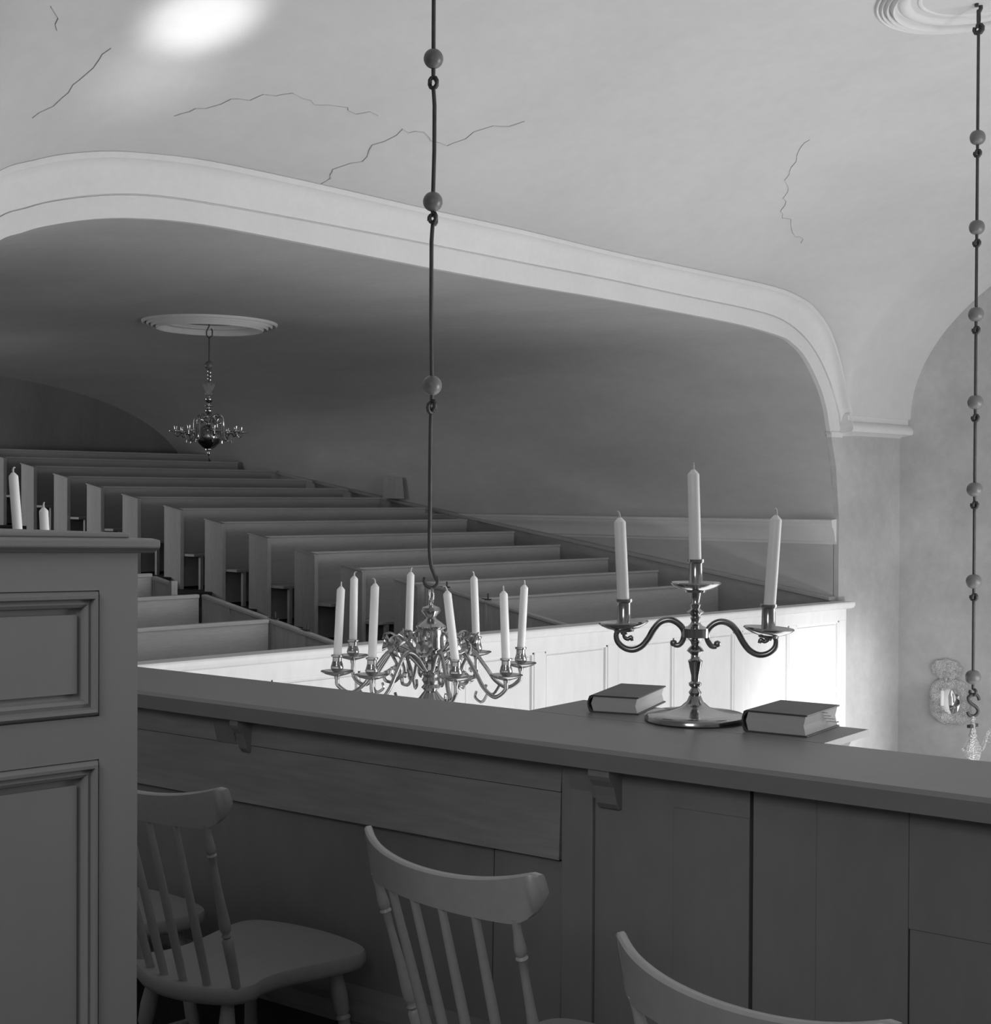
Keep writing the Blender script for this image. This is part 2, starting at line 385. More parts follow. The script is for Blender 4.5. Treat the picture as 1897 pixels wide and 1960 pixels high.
def pew(i, x0, x1, tall, grp, label, side=-1):
    y, z = pewy[i], pewz[i]; zf = z - 0.95
    xa = x0 if side < 0 else x1        # aisle end
    t = thing('pew', label, 'pew', (xa, y, zf), 0, grp)
    H = z - zf
    a, b = (0.0, x1 - x0) if side < 0 else (x0 - x1, 0.0)
    MB().hexa([(a, -0.03, 0.02), (b, -0.03, 0.02), (b, 0.0, 0.02), (a, 0.0, 0.02), (a, -0.0, H - 0.02), (b, -0.0, H - 0.02), (b, 0.028, H - 0.02), (a, 0.028, H - 0.02)]).build('backrest', PEWW, t)
    MB().box(a, b, -0.018, 0.04, H - 0.025, H).build('top_rail', PEWW, t, bevel=0.006)
    MB().box(a, b, -0.40, -0.02, 0.385, 0.415).build('seat', PEWW, t, bevel=0.004)
    s = -side
    e0, e1 = sorted((s * 0.09, s * 0.13))
    MB().box(e0, e1, -0.40, -0.36, 0.0, 0.385).build('seat_support', PEWV, t)
    if tall:
        rk = 0.055
        c0, c1 = (-0.04, 0.0) if side < 0 else (0.0, 0.045)
        MB().prism([(0.17, 0.0), (0.17, H + 0.022), (-0.17, H - rk + 0.02), (-0.17, 0.0)], c1, 'x', c0).build('end_panel', PEWV, t, bevel=0.003)
        MB().prism([(0.18, H + 0.022), (0.18, H + 0.036), (-0.182, H - rk + 0.034), (-0.182, H - rk + 0.02)], c1 + 0.012, 'x', c0 - 0.012).build('end_cap', PEWV, t, bevel=0.003)
        MB().box(c0 - 0.004, c1 + 0.004, -0.184, -0.165, 0, H - rk + 0.02).build('end_stile', PEWV, t)
    return t
ordn = ['first', 'second', 'third', 'fourth', 'fifth', 'sixth', 'seventh', 'eighth', 'ninth', 'tenth', 'eleventh', 'twelfth', 'topmost']
for i in range(13):
    if i == 0: lab = 'grey wooden pew right behind the far parapet, nearest row of the right hand block'
    elif i == 12: lab = 'grey wooden pew against the dark end wall, topmost row of the right hand block'
    else: lab = 'grey wooden pew with tall aisle end, %s row up in the right hand block' % ordn[i]
    pew(i, 9.73 if i > 1 else 9.775, 13.74 - 0.02 * (i % 2), i >= 1, 'stepped pews in the right hand block', lab)
# low pew in front of the first row and the raking door rail
def rake(y): return 0.413 + (y - 8.696) * 0.157
def low_side(x, y0, y1, joints, label, face):
    t = thing('pew_door_rail', label, 'pew door', (x, y0, 0))
    js = [y0] + joints + [y1]
    for a, b in zip(js[:-1], js[1:]):
        MB().prism([(a - y0 + 0.006, rake(a) - 1.0), (b - y0 - 0.006, rake(b) - 1.0), (b - y0 - 0.006, rake(b) - 0.03), (a - y0 + 0.006, rake(a) - 0.03)], 0.015, 'x', -0.015).build('door_panel', PEWV, t)
        MB().box(-0.025, 0.025, b - y0 - 0.035, b - y0 - 0.005, rake(b) - 1.0, rake(b) - 0.03).build('post', PEWV, t)
        MB().prism([(a - y0, rake(a) - 0.035), (b - y0, rake(b) - 0.035), (b - y0, rake(b)), (a - y0, rake(a))], 0.03, 'x', -0.03).build('rail', PEWW, t, bevel=0.01)
    for yy in joints[:2]:
        mb = MB(); mb.box(-0.006, 0.006, yy - y0 - 0.07, yy - y0 + 0.07, rake(yy) - 0.0, rake(yy) + 0.012); mb.tube([(0, yy - y0 - 0.03, rake(yy) + 0.0), (0, yy - y0 - 0.03, rake(yy) + 0.06)], 0.008)
        mb.build('latch', IRON, t)
    return t
low_side(9.73, 8.68, 10.6, [9.77, 10.33], 'low raking pew door rail left of the right hand block front rows', -1)
low_side(7.15, 8.68, 10.57, [9.18, 9.6, 10.2], 'low raking pew door rail with latches along the left hand block front rows', 1)
low_side(7.15, 11.07, 11.35, [], 'short pew door rail behind the open gap in the left hand block', 1)
MB().box(7.12, 7.18, 11.02, 11.06, -0.1, 0.80).build('pew_door_rail', PEWV, None)
o = bpy.data.objects['pew_door_rail.003']; tag(o, 'slim end post beside the open pew doorway of the left hand block', 'post')
# partitions of the left block box pews
def boxpew(y, z, x0, x1, label):
    t = thing('box_pew', label, 'pew', (x1, y, z - 0.95), 0, 'low box pews in the left hand block')
    a, b = x0 - x1, -0.03
    MB().box(a, b, -0.015, 0.015, 0.02, 0.92).build('backrest', PEWW, t)
    MB().box(a, b, -0.03, 0.03, 0.92, 0.955).build('top_rail', PEWW, t, bevel=0.008)
    MB().box(a, b, -0.40, -0.015, 0.39, 0.42).build('seat', PEWW, t)
    return t
boxpew(9.597, 0.555, 3.66, 7.12, 'low grey box pew partition nearest the far parapet, left hand block')
boxpew(10.574, 0.705, 3.66, 7.12, 'low grey box pew partition second from the far parapet, left hand block')
boxpew(11.35, 0.85, 3.66, 7.15, 'low grey box pew partition third from the far parapet, left hand block')
for i in range(3, 8):
    t = boxpew(pewy[i] + 0.1, pewz[i] - 0.10, 3.66, 6.9, 'grey pew %s row up in the left hand block, mostly behind the panelled cabinet' % ordn[i])
# small box on the side wall
tag(MB().hexa([(-0.14, -0.14, 0), (0.03, -0.14, 0), (0.03, 0.14, 0), (-0.14, 0.14, 0), (-0.12, -0.13, 0.30), (0.0, -0.13, 0.30), (0.0, 0.13, 0.30), (-0.12, 0.13, 0.30)]).build('wall_post', PEWV, None, bevel=0.004, loc=(13.89, 15.76, 1.51)), 'short wooden post standing on the sloping rail of the far side wall', 'post')

# ------------------------------------------------------------------ near parapet
ANG = math.atan2(0.138, 0.990)
npar = thing('near_parapet', 'grey painted wooden gallery parapet with a broad top in the foreground', 'parapet', (2.554, 1.252, 0), ANG)
MB().prism([(0.0, 0.962), (0.0, 0.992), (0.012, 1.0), (0.385, 1.0), (0.40, 0.985), (0.46, 0.978), (0.46, 0.94), (0.0, 0.955)], 6.2, 'y', -1.9).build('top_board', TOPW, npar)
MB().box(0.384, 0.635, 0.50, 1.31, 0.985, 1.0005).build('book_ledge', TOPW, npar)
MB().prism([(0.405, 0.9), (0.44, 0.9), (0.44, 0.984), (0.60, 0.984), (0.60, 0.97), (0.47, 0.9), (0.44, 0.82), (0.405, 0.82)], 0.56, 'y', 0.53).build('ledge_bracket', PARW, npar)
MB().prism([(0.405, 0.9), (0.44, 0.9), (0.44, 0.984), (0.60, 0.984), (0.60, 0.97), (0.47, 0.9), (0.44, 0.82), (0.405, 0.82)], 1.28, 'y', 1.25).build('ledge_bracket', PARW, npar)
# horizontal boards of the left stretch
for (z0, z1, s0, s1, off, wear) in ((0.882, 0.962, 0.99, 6.2, 0.064, 1), (0.728, 0.8800, 0.99, 6.2, 0.058, 0), (0.30, 0.722, 1.188, 6.2, 0.070, 0), (0.30, 0.722, 0.99, 1.182, 0.066, 0)):
    MB().hexa([(off - 0.008, s0, z0), (off + 0.02, s0, z0), (off + 0.02, s1, z0), (off - 0.008, s1, z0), (off, s0, z1), (off + 0.02, s0, z1), (off + 0.02, s1, z1), (off, s1, z1)]).build('board', PARH if z1 > 0.73 else PARW, npar)
MB().box(0.052, 0.09, 0.902, 0.985, 0.0, 0.956).build('pilaster', PARW, npar, bevel=0.003)
for (s0, s1, z0, z1, off) in ((0.700, 0.901, 0, 0.955, 0.0615), (0.519, 0.6998, 0, 0.955, 0.060), (0.3702, 0.511, 0, 0.955, 0.0612), (0.178, 0.3700, 0, 0.955, 0.0602), (-0.35, 0.1775, 0.716, 0.955, 0.0605), (-0.35, 0.176, 0.0, 0.7155, 0.0635), (-0.9, -0.354, 0, 0.955, 0.061), (-1.9, -0.904, 0, 0.955, 0.061)):
    MB().box(off, off + 0.03, s0, s1, z0, z1).build('plank', PARW, npar, bevel=0.0015)
MB().box(0.09, 0.40, -1.9, 6.2, -0.3, 0.95).build('core', DARK, npar)
MB().box(0.40, 0.43, -1.9, 6.2, -0.6, 0.94).build('outer_face', WHITEW, npar)
MB().box(0.058, 0.0595, 0.517, 0.70, 0.885, 0.955).build('batten', PARW, npar)
for s0 in (0.83, 1.99):
    pts = [(0.062, 0.955), (0.062, 0.865), (0.052, 0.862), (0.040, 0.875), (0.034, 0.895), (0.026, 0.915), (0.012, 0.93), (0.006, 0.94), (0.006, 0.955)]
    MB().prism(pts, s0 + (0.055 if s0 < 1 else 0.03), 'y', s0).build('bracket', PARW, npar, bevel=0.002)
    MB().prism([(0.062, 0.955), (0.062, 0.875), (0.056, 0.88), (0.05, 0.90), (0.042, 0.93), (0.035, 0.955)], s0 + 0.13, 'y', s0 + 0.056).build('bracket', PARW, npar)
MB().prism([(0.062, 0.24), (0.062, 0.315), (0.02, 0.30), (-0.012, 0.295), (-0.016, 0.28), (-0.016, 0.26), (0.0, 0.25), (0.0, 0.24)], 6.2, 'y', 0.99).build('base_ledge', PARW, npar)
MB().box(0.03, 0.09, 0.99, 6.2, 0.0, 0.24).build('base_board', DARK, npar)

# ------------------------------------------------------------------ left cabinet
cab_ang = math.atan2(0.087, 0.996)
cab = thing('panelled_cabinet', 'tall grey panelled wooden cabinet with a moulded top at the left edge', 'cabinet', (1.022, 1.660, 0), cab_ang)
CH = 1.478
MBplain = MB
class MB(MBplain):   # the cabinet is slightly out of level: its rails drop towards the right
    def build(s, *a, **k):
        s.v = [(x, y, z - 0.028 * x * min(1, z / 0.5)) for x, y, z in s.v]; return super().build(*a, **k)
MB().box(-0.95, -0.002, 0.012, 0.42, 0.0, CH - 0.002).build('body', CABW, cab, bevel=0.002)
MB().prism([(-0.004, CH - 0.003), (-0.008, CH + 0.0), (-0.016, CH + 0.004), (-0.016, CH + 0.014), (0.0, CH + 0.016), (0.43, CH + 0.016), (0.43, CH - 0.003)], 0.024, 'x', -0.97).build('cornice', CABW, cab, bevel=0.002)
MB().box(-0.97, -0.012, 0.0, 0.40, CH + 0.016, CH + 0.023).build('top_board', CABW, cab, bevel=0.002)
# front frame with two recessed panels
ps = [(1.270, 1.428), (0.55, 1.216)]
xl, xr = -0.80, -0.058
fr = MB(); fr.box(-0.95, xl, 0.0, 0.014, 0.0, CH - 0.002); fr.box(xr, 0.0, 0.0, 0.014, 0.0, CH - 0.002)
fr.box(xl, xr, 0.0, 0.014, 1.428, CH - 0.002); fr.box(xl, xr, 0.0, 0.014, 1.216, 1.270); fr.box(xl, xr, 0.0, 0.014, 0.0, 0.55)
fr.build('front_frame', CABW, cab)
for z0, z1 in ps:
    p = MB().box(xl + 0.03, xr - 0.03, 0.004, 0.013, z0 + 0.03, z1 - 0.03).build('panel', CABW, cab)
    mm = MB()
    prof = [(0.0, 0.004), (0.003, -0.002), (0.006, -0.0065), (0.010, -0.006), (0.012, 0.001), (0.017, -0.001), (0.021, 0.002), (0.023, 0.008), (0.030, 0.010)]
    ring = [(xl, z0, 1, 1), (xr, z0, -1, 1), (xr, z1, -1, -1), (xl, z1, 1, -1)]
    mm.sweep([[(cx_ + sx * d, yy, cz + sz * d) for d, yy in prof] for cx_, cz, sx, sz in ring], closed=False, loop=True)
    mm.build('panel_moulding', CABW, p)
MB = MBplain

# ------------------------------------------------------------------ chairs
PB, UB, SB, HC, UC, SC, WC, PT, US, JD, HS = 0.1666, 0.1367, 0.0427, 0.895, 0.2230, 0.0610, 0.2400, 0.1949, 0.0107, 0.058, 0.031
def arc_u(u, s, w, v): return -u - s * (1 - (v / w) ** 2)
def crest_u(v): q = v / WC; return -UC - SC * (1 - 0.8 * q * q - 0.2 * q ** 6)
def make_chair(label):
    t = thing('spindle_back_chair', label, 'chair', (0, 0, 0), 0, 'spindle back chairs behind the near parapet')
    half = [(-0.215, 0.0), (-0.208, 0.06), (-0.190, 0.115), (-0.165, 0.158), (-0.135, 0.182), (-0.10, 0.186), (-0.06, 0.172), (0.0, 0.170), (0.06, 0.182), (0.12, 0.198), (0.18, 0.212), (0.225, 0.212), (0.255, 0.19), (0.275, 0.14), (0.288, 0.07), (0.292, 0.0)]
    hp = cat2(half, 3); outl = hp + [(u, -v) for u, v in reversed(hp[1:-1])]
    def ring(k, z, dz=0): return [(u * k + (1 - k) * 0.04, v * k, z + dz) for u, v in outl]
    mb = MB()
    secs = [ring(0.90, 0.408), ring(0.97, 0.412), ring(1.0, 0.424), ring(1.0, 0.443), ring(0.985, 0.45), ring(0.95, 0.4495), ring(0.8, 0.446), ring(0.55, 0.441), ring(0.3, 0.439), ring(0.05, 0.4385)]
    mb.sweep(secs); mb.build('seat', CHAIRM, t, smooth=True)
    # crest rail
    secs = []
    N = 44
    for i in range(N + 1):
        q = -1 + 2 * i / N; v = WC * q
        u = crest_u(v); top = HC + HS * (0.6 * q * q + 0.4 * q ** 4); bot = HC - 0.066
        if abs(q) > 0.78:
            k = (abs(q) - 0.78) / 0.22; bot += 0.062 * (1 - math.sqrt(max(0, 1 - k * k * 0.98))); top -= 0.008 * k ** 10
        bot = min(bot, top - 0.035)
        th = 0.0095
        e = 0.012 if abs(q) > 0.9 else 0.0
        back = u - US
        secs.append([(u + th, v, bot + 0.003), (u - th + 0.002, v, bot), (back - th, v, top - 0.004), (back - th + 0.004, v, top), (back + th - 0.004, v, top), (back + th, v, top - 0.004)])
    MB().sweep(secs).build('crest_rail', CHAIRM, t, smooth=True)
    def along(a, b, prof, name, seg=12):
        a, b = Vector(a), Vector(b); pts = [a.lerp(b, s) for s, r in prof]
        MB().tube(pts, [r for s, r in prof], seg).build(name, CHAIRM, t, smooth=True)
    for i in range(6):
        v = PB * (-1 + 2 * i / 5); a = (arc_u(UB, SB, PB, v), v, 0.446)
        vt = PT * (-1 + 2 * i / 5); b = (crest_u(vt) - 0.002, vt, HC - 0.055)
        if i in (0, 5):
            prof = [(0, .0105), (.2, .0125), (.30, .013), (.315, .0085), (.33, .012), (.345, .009), (.36, .0115), (.375, .0135), (.42, .013), (.55, .0095), (.72, .0075), (.80, .0085), (.812, .0115), (.824, .0085), (.84, .0115), (.87, .011), (.93, .008), (1, .008)]
            along(a, b, prof, 'back_post')
        else:
            along(a, b, [(0, .0095), (.3, .0105), (.6, .0095), (1, .0075)], 'spindle')
    lp = [(0, .012), (.05, .016), (.16, .020), (.26, .018), (.28, .0135), (.30, .018), (.32, .0135), (.35, .015), (.6, .018), (.8, .014), (1, .010)]
    for u, v, du, dv in ((-0.13, 0.13, -0.06, 0.05), (-0.13, -0.13, -0.06, -0.05), (0.19, 0.15, 0.05, 0.05), (0.19, -0.15, 0.05, -0.05)):
        along((u, v, 0.412), (u + du, v + dv, 0.0), lp, 'leg')
    for v in (-1, 1):
        along((-0.17, v * 0.16, 0.16), (0.22, v * 0.178, 0.16), [(0, .008), (.5, .012), (1, .008)], 'stretcher')
    along((0.03, -0.168, 0.16), (0.03, 0.168, 0.16), [(0, .008), (.5, .012), (1, .008)], 'stretcher')
    return t
c1 = make_chair('grey spindle back chair at left whose seat shows, beside the panelled cabinet')
c1.location = (2.0487, 2.9029, 0); c1.rotation_euler.z = 0.1081
def chair(x, y, a, lab):
    c = copy_tree(c1); c.location = (x, y, 0); c.rotation_euler.z = a; c['label'] = lab; return c
chair(2.049, 1.9005, -0.0615, 'grey spindle back chair in the middle, its backrest in front of the parapet boards')
chair(1.857, 1.1134, -0.0999, 'grey spindle back chair at bottom right, only its curved crest rail in view')
chair(1.965, 3.46, 0.10, 'grey chair farthest along the parapet, its seat seen between the spindles of the left chair')

# ------------------------------------------------------------------ candles
def candle(x, y, z, h, r, lean=(0, 0), label='', group=None, bend=0.0):
    t = thing('candle', label, 'candle', (x, y, z), 0, group); t.rotation_euler = (lean[0], lean[1], random.uniform(0, 6))
    prof = [(0.0001, 0.0), (r * 0.98, 0.0), (r, h * 0.5), (r * 0.97, h * 0.955), (r * 0.9, h * 0.963), (r * 0.55, h * 0.985), (r * 0.32, h), (r * 0.05, h * 1.003)]
    MB().lathe(prof, seg=20).build('wax', WAX, t, smooth=True)
    k = r * 0.9; s = random.uniform(0.6, 1.3)
    MB().tube([(0, 0, h * 0.99), (0, 0, h + k * 0.5), (k * 0.15, 0, h + k), (k * 0.5 * s, 0, h + k * 1.2), (k * 0.8 * s, 0, h + k * 1.1)], [r * 0.22, r * 0.2, r * 0.17, r * 0.15, r * 0.1], 8).build('wick', WICK, t, smooth=True)
    return t
def vlean(dx_px_per_px):  # lean as seen from the camera, sideways component only
    return dx_px_per_px

# ------------------------------------------------------------------ candelabra
def candelabrum(label):
    t = thing('candelabrum', label, 'candelabrum', (0, 0, 0), 0)
    MB().lathe([(0.0001, 0.0), (0.121, 0.0), (0.124, 0.003), (0.123, 0.013), (0.118, 0.018), (0.09, 0.021), (0.06, 0.026), (0.036, 0.034), (0.020, 0.048), (0.014, 0.062), (0.0001, 0.064)], seg=56).build('base', BRASS, t, smooth=True)
    MB().lathe([(0.0001, 0.0548), (0.013, 0.0548), (0.012, 0.0624), (0.016, 0.0699), (0.012, 0.0756), (0.009, 0.0813), (0.015, 0.0869), (0.016, 0.0926), (0.01, 0.0973), (0.01, 0.1115), (0.015, 0.1323), (0.017, 0.1436), (0.0185, 0.1474), (0.011, 0.1531), (0.01, 0.1625), (0.021, 0.172), (0.016, 0.1795), (0.01, 0.1852), (0.012, 0.1947), (0.019, 0.2022), (0.033, 0.206), (0.033, 0.2277), (0.018, 0.2334), (0.013, 0.2381), (0.01, 0.2438), (0.013, 0.2533), (0.01, 0.257), (0.014, 0.2627), (0.022, 0.2674), (0.014, 0.2731), (0.01, 0.2769), (0.013, 0.2854), (0.009, 0.2911), (0.012, 0.3071), (0.014, 0.3194), (0.008, 0.3251), (0.0001, 0.326)], seg=28).build('stem', BRASS, t, smooth=True)
    def cup(parent, c, tilt=0):
        hs = 0.016
        MB().lathe([(0.0001, -0.012), (0.008, -0.012), (0.010, -0.006), (0.024, -0.005), (0.026, 0.0), (0.040, 0.004), (0.056, 0.012), (0.062, 0.017), (0.060, 0.020), (0.050, 0.014), (0.030, 0.008), (0.012, 0.008), (0.0001, 0.008)], seg=36).build('drip_pan', BRASS, parent, smooth=True, loc=c, rot=(0, tilt, 0))
        MB().lathe([(0.012, 0.006), (0.021, 0.008), (0.021, 0.013), (0.017, 0.017), (0.016, 0.066), (0.021, 0.070), (0.021, 0.076), (0.0155, 0.076), (0.0155, 0.012)], seg=28).build('socket', BRASS, parent, smooth=True, loc=c)
    cup(t, (0, 0, 0.321))
    for s, dz in ((-1, 0.004), (1, -0.004)):
        pts = [(0.052, 0.200), (0.043, 0.199), (0.036, 0.204), (0.030, 0.216), (0.028, 0.232), (0.034, 0.248), (0.050, 0.262), (0.068, 0.266), (0.088, 0.258), (0.104, 0.238), (0.118, 0.212), (0.134, 0.192), (0.156, 0.182), (0.178, 0.187), (0.194, 0.203), (0.197, 0.222), (0.190, 0.236)]
        kx = 0.985 if s < 0 else 0.99
        pts = cat([(s * x * kx, 0, z * 0.925 + dz * (x / 0.2)) for x, z in pts], 5)
        nn = len(pts); rr = [0.0062 + 0.0018 * math.sin(PI * i / nn) for i in range(nn)]
        a = MB().tube(pts, rr, 12); a.lathe([(0.0001, -0.009), (0.007, -0.006), (0.009, 0), (0.007, 0.006), (0.0001, 0.009)], (s * 0.054 * kx, 0, 0.190), 12)
        ao = a.build('arm', BRASSD, t, smooth=True)
        c2_ = cat([(s * (0.178 * kx + q), 0, z) for q, z in ((0, 0.212), (-0.002, 0.202), (-0.010, 0.198), (-0.018, 0.203), (-0.021, 0.194))], 4)
        MB().tube(c2_, 0.005, 8).build('curl', BRASSD, ao, smooth=True)
        cup(ao, (s * 0.178 * kx, 0, 0.217 + dz), 0.06 * s)
    return t
PXd = Vector((RT.x, RT.y, 0)).normalized()
def lean_cam(obj, k, back=0.0):
    # tilt an upright thing by the angle atan(k) towards the right of the picture
    ax = Vector((f0.x, f0.y, 0)); q = Matrix.Rotation(math.atan(k), 3, ax)
    obj.rotation_euler = (q @ obj.rotation_euler.to_matrix()).to_euler()
def place_candelabrum(x, y, z, rz, label, src=None, cl=None):
    t = src if src else None
    return t
ca = candelabrum('three branched brass candelabrum standing between two books on the near parapet')
CA = Vector((2.918, 2.200, 1.001)); rzA = math.atan2(PXd.y, PXd.x) - 0.15
ca.location = CA; ca.rotation_euler.z = rzA
cb_ = copy_tree(ca); CB = Vector((2.212, 4.272, 1.0)); rzB = math.atan2(PXd.y, PXd.x) + 1.38; cb_.location = CB; cb_.rotation_euler.z = rzB
cb_['label'] = 'second brass candelabrum farther along the parapet, hidden behind the panelled cabinet'
def ca_candles(C, rz, leans, labels, grp):
    for k, (s, z) in enumerate(((-1, 0.316), (0, 0.405), (1, 0.308))):
        dx = 0.178 * s * (0.985 if s < 0 else 0.99)
        h = (0.211, 0.230, 0.226)[k]
        zz = {-1: 0.251, 0: 0.351, 1: 0.245}[s]
        o = candle(C.x + dx * math.cos(rz), C.y + dx * math.sin(rz), C.z + zz, h + 0.036, 0.0149, (0, 0), labels[k], grp)
        lean_cam(o, leans[k])
ca_candles(CA, rzA, (-0.05, -0.03, 0.065), ['white candle leaning left in the left arm of the near candelabrum', 'tallest white candle, in the middle socket of the near candelabrum', 'white candle leaning right in the right arm of the near candelabrum'], 'candles in the near candelabrum')
ca_candles(CB, rzB, (0.0, -0.08, -0.05), ['white candle in the hidden arm of the second candelabrum behind the cabinet', 'taller white candle rising at the left edge above the cabinet', 'shorter white candle just above the cabinet top'], 'candles above the cabinet')

# ------------------------------------------------------------------ books
def book(label, x, y, z, rz, L_, W_, T_, tabs=0):
    t = thing('book', label, 'book', (x, y, z), rz, 'books on the near parapet')
    c = 0.004
    MB().box(-c, L_ + c, 0, W_ + c, T_ - 0.004, T_).build('cover', COVER, t, bevel=0.0012)
    MB().box(-c, L_ + c, 0, W_ + c, 0.0, 0.004).build('cover', COVER, t, bevel=0.0012)
    sp = [(0.0, 0.0), (-0.006, 0.003), (-0.010, T_ * 0.3), (-0.0115, T_ * 0.5), (-0.010, T_ * 0.7), (-0.006, T_ - 0.003), (0.0, T_), (0.004, T_ - 0.004), (-0.006, T_ * 0.7), (-0.0075, T_ * 0.5), (-0.006, T_ * 0.3), (0.004, 0.004)]
    # spine on the left short side
    MB().sweep([[(a - c, -0.0, b) for a, b in sp], [(a - c, W_ + c, b) for a, b in sp]]).build('spine', COVER, t, smooth=True)
    pg = [(0.0, 0.004), (-0.006, T_ * 0.5), (0.0, T_ - 0.004), (L_ - 0.001, T_ - 0.004), (L_ - 0.006, T_ * 0.5), (L_ - 0.001, 0.004)]
    MB().sweep([[(a, 0.004, b) for a, b in pg], [(a, W_, b) for a, b in pg]]).build('page_block', PAGES, t)
    for k in range(tabs):
        MB().box(L_ - 0.01, L_ + 0.022 - 0.004 * k, W_ * (0.72 - 0.06 * k), W_ * (0.77 - 0.06 * k), T_ * (0.35 + 0.16 * k), T_ * (0.35 + 0.16 * k) + 0.001).build('ribbon', WICK, t)
    return t
def book4(label, near_l, near_r, far_r, z, T_, tabs=0):
    a, b, c = Vector(near_l), Vector(near_r), Vector(far_r)
    L_ = (b - a).length; W_ = (c - b).length
    return book(label, a.x, a.y, z, math.atan2(b.y - a.y, b.x - a.x), L_, W_, T_, tabs)
book4('thick dark book lying closed left of the near candelabrum', (2.845, 2.468), (2.890, 2.360), (3.125, 2.450), 1.0, 0.045)
book4('thick dark book with ribbon markers right of the near candelabrum', (2.872, 2.012), (2.900, 1.872), (3.095, 1.940), 1.0, 0.052, 4)

# ------------------------------------------------------------------ chandeliers
def rod_chain(t, zs, ballr, flat=1.0, wob=0.0):
    """zs: list of (z_ball); rods between, hooks below each ball. local coordinates."""
    pass
def make_rod(t, ztop, zbot, rr, hook_r, ball_z=None, ball_r=0, flat=1.0, jog=0.0):
    # rod from an eye at ztop to an eye at zbot
    pts = [(0, 0, ztop - 2 * hook_r)]
    a = []
    for k in range(9):
        an = -PI / 2 + 2 * PI * k / 9 * 0.9
        a.append((hook_r * math.cos(an), 0, ztop - hook_r + hook_r * math.sin(an)))
    a.reverse()
    b = []
    for k in range(9):
        an = PI / 2 + 2 * PI * k / 9 * 0.93
        b.append((0, hook_r * math.cos(an), zbot + hook_r + hook_r * math.sin(an)))
    P = a + [(jog * 0.5, 0, ztop - 2 * hook_r - 0.03), (jog, 0, ztop - 2 * hook_r - 0.07), (jog, 0, (ztop + zbot) / 2), (0, 0, zbot + 2 * hook_r + 0.03)] + b
    r = MB().tube(P, rr, 8).build('rod', IRON, t, smooth=True)
    if ball_z is not None:
        pr_ = [(0.0001, ball_r * flat)]
        for k in range(1, 12):
            an = PI / 2 - PI * k / 12; pr_.append((ball_r * abs(math.cos(an)) ** (1.0 if flat == 1 else 0.75), ball_r * flat * math.sin(an)))
        pr_.append((0.0001, -ball_r * flat))
        MB().lathe(pr_, (0, 0, ball_z), 24).build('ball', BALL, t, smooth=True)
def chandelier_arm(t, R, ang, z0, dz, s=1.0, flower=True, pan=0.07, matA=None, dip=0.10, rise=0.05, sock=0.075, tr=0.0085):
    c, sn = math.cos(ang), math.sin(ang)
    def W(r, z): return (r * c, r * sn, z)
    k = R
    pts = [W(0.03, z0 - 0.02), W(0.10 * k / .39, z0 + rise), W(0.17 * k / .39, z0 + rise + 0.015), W(0.235 * k / .39, z0 - 0.01), W(0.28 * k / .39, z0 - dip * 0.7), W(0.335 * k / .39, z0 - dip), W(0.385 * k / .39, z0 - dip * 0.7), W(R, z0 + dz - 0.02)]
    a = MB().tube(cat(pts, 5), tr * s, 8)
    sc = [W(0.17 * k / .39, z0 + rise + 0.01), W(0.13 * k / .39, z0 - 0.02), W(0.15 * k / .39, z0 - 0.06), W(0.19 * k / .39, z0 - 0.055), W(0.195 * k / .39, z0 - 0.025), W(0.175 * k / .39, z0 - 0.02)]
    a.tube(cat(sc, 4), tr * 0.8 * s, 6)
    sc = [W(0.30 * k / .39, z0 - dip * 0.85), W(0.27 * k / .39, z0 - dip * 1.25), W(0.235 * k / .39, z0 - dip * 1.1), W(0.24 * k / .39, z0 - dip * 0.85)]
    a.tube(cat(sc, 4), tr * 0.7 * s, 6)
    a.lathe([(0.0001, -0.014 * s), (0.012 * s, -0.006 * s), (0.012 * s, 0.006 * s), (0.0001, 0.014 * s)], W(0.175 * k / .39, z0 - 0.02), 10)
    ao = a.build('arm', matA or BRASS, t, smooth=True)
    p = pan
    MB().lathe([(0.0001, -0.022 * s), (0.010 * s, -0.02 * s), (0.012 * s, -0.008 * s), (0.4 * p, -0.004 * s), (0.8 * p, 0.004 * s), (p, 0.012 * s), (0.98 * p, 0.015 * s), (0.75 * p, 0.009 * s), (0.3 * p, 0.004 * s), (0.0001, 0.004 * s)], W(R, z0 + dz), 28).build('drip_pan', matA or BRASS, ao, smooth=True)
    h = sock
    MB().lathe([(0.0001, 0), (0.012 * s, 0.0), (0.014 * s, 0.1 * h), (0.023 * s, 0.22 * h), (0.026 * s, 0.35 * h), (0.022 * s, 0.55 * h), (0.017 * s, 0.75 * h), (0.018 * s, 0.88 * h), (0.024 * s, 0.93 * h), (0.024 * s, h), (0.0185 * s, h), (0.0185 * s, 0.6 * h), (0.0001, 0.6 * h)], W(R, z0 + dz), 18).build('socket', matA or BRASS, ao, smooth=True)
    return ao
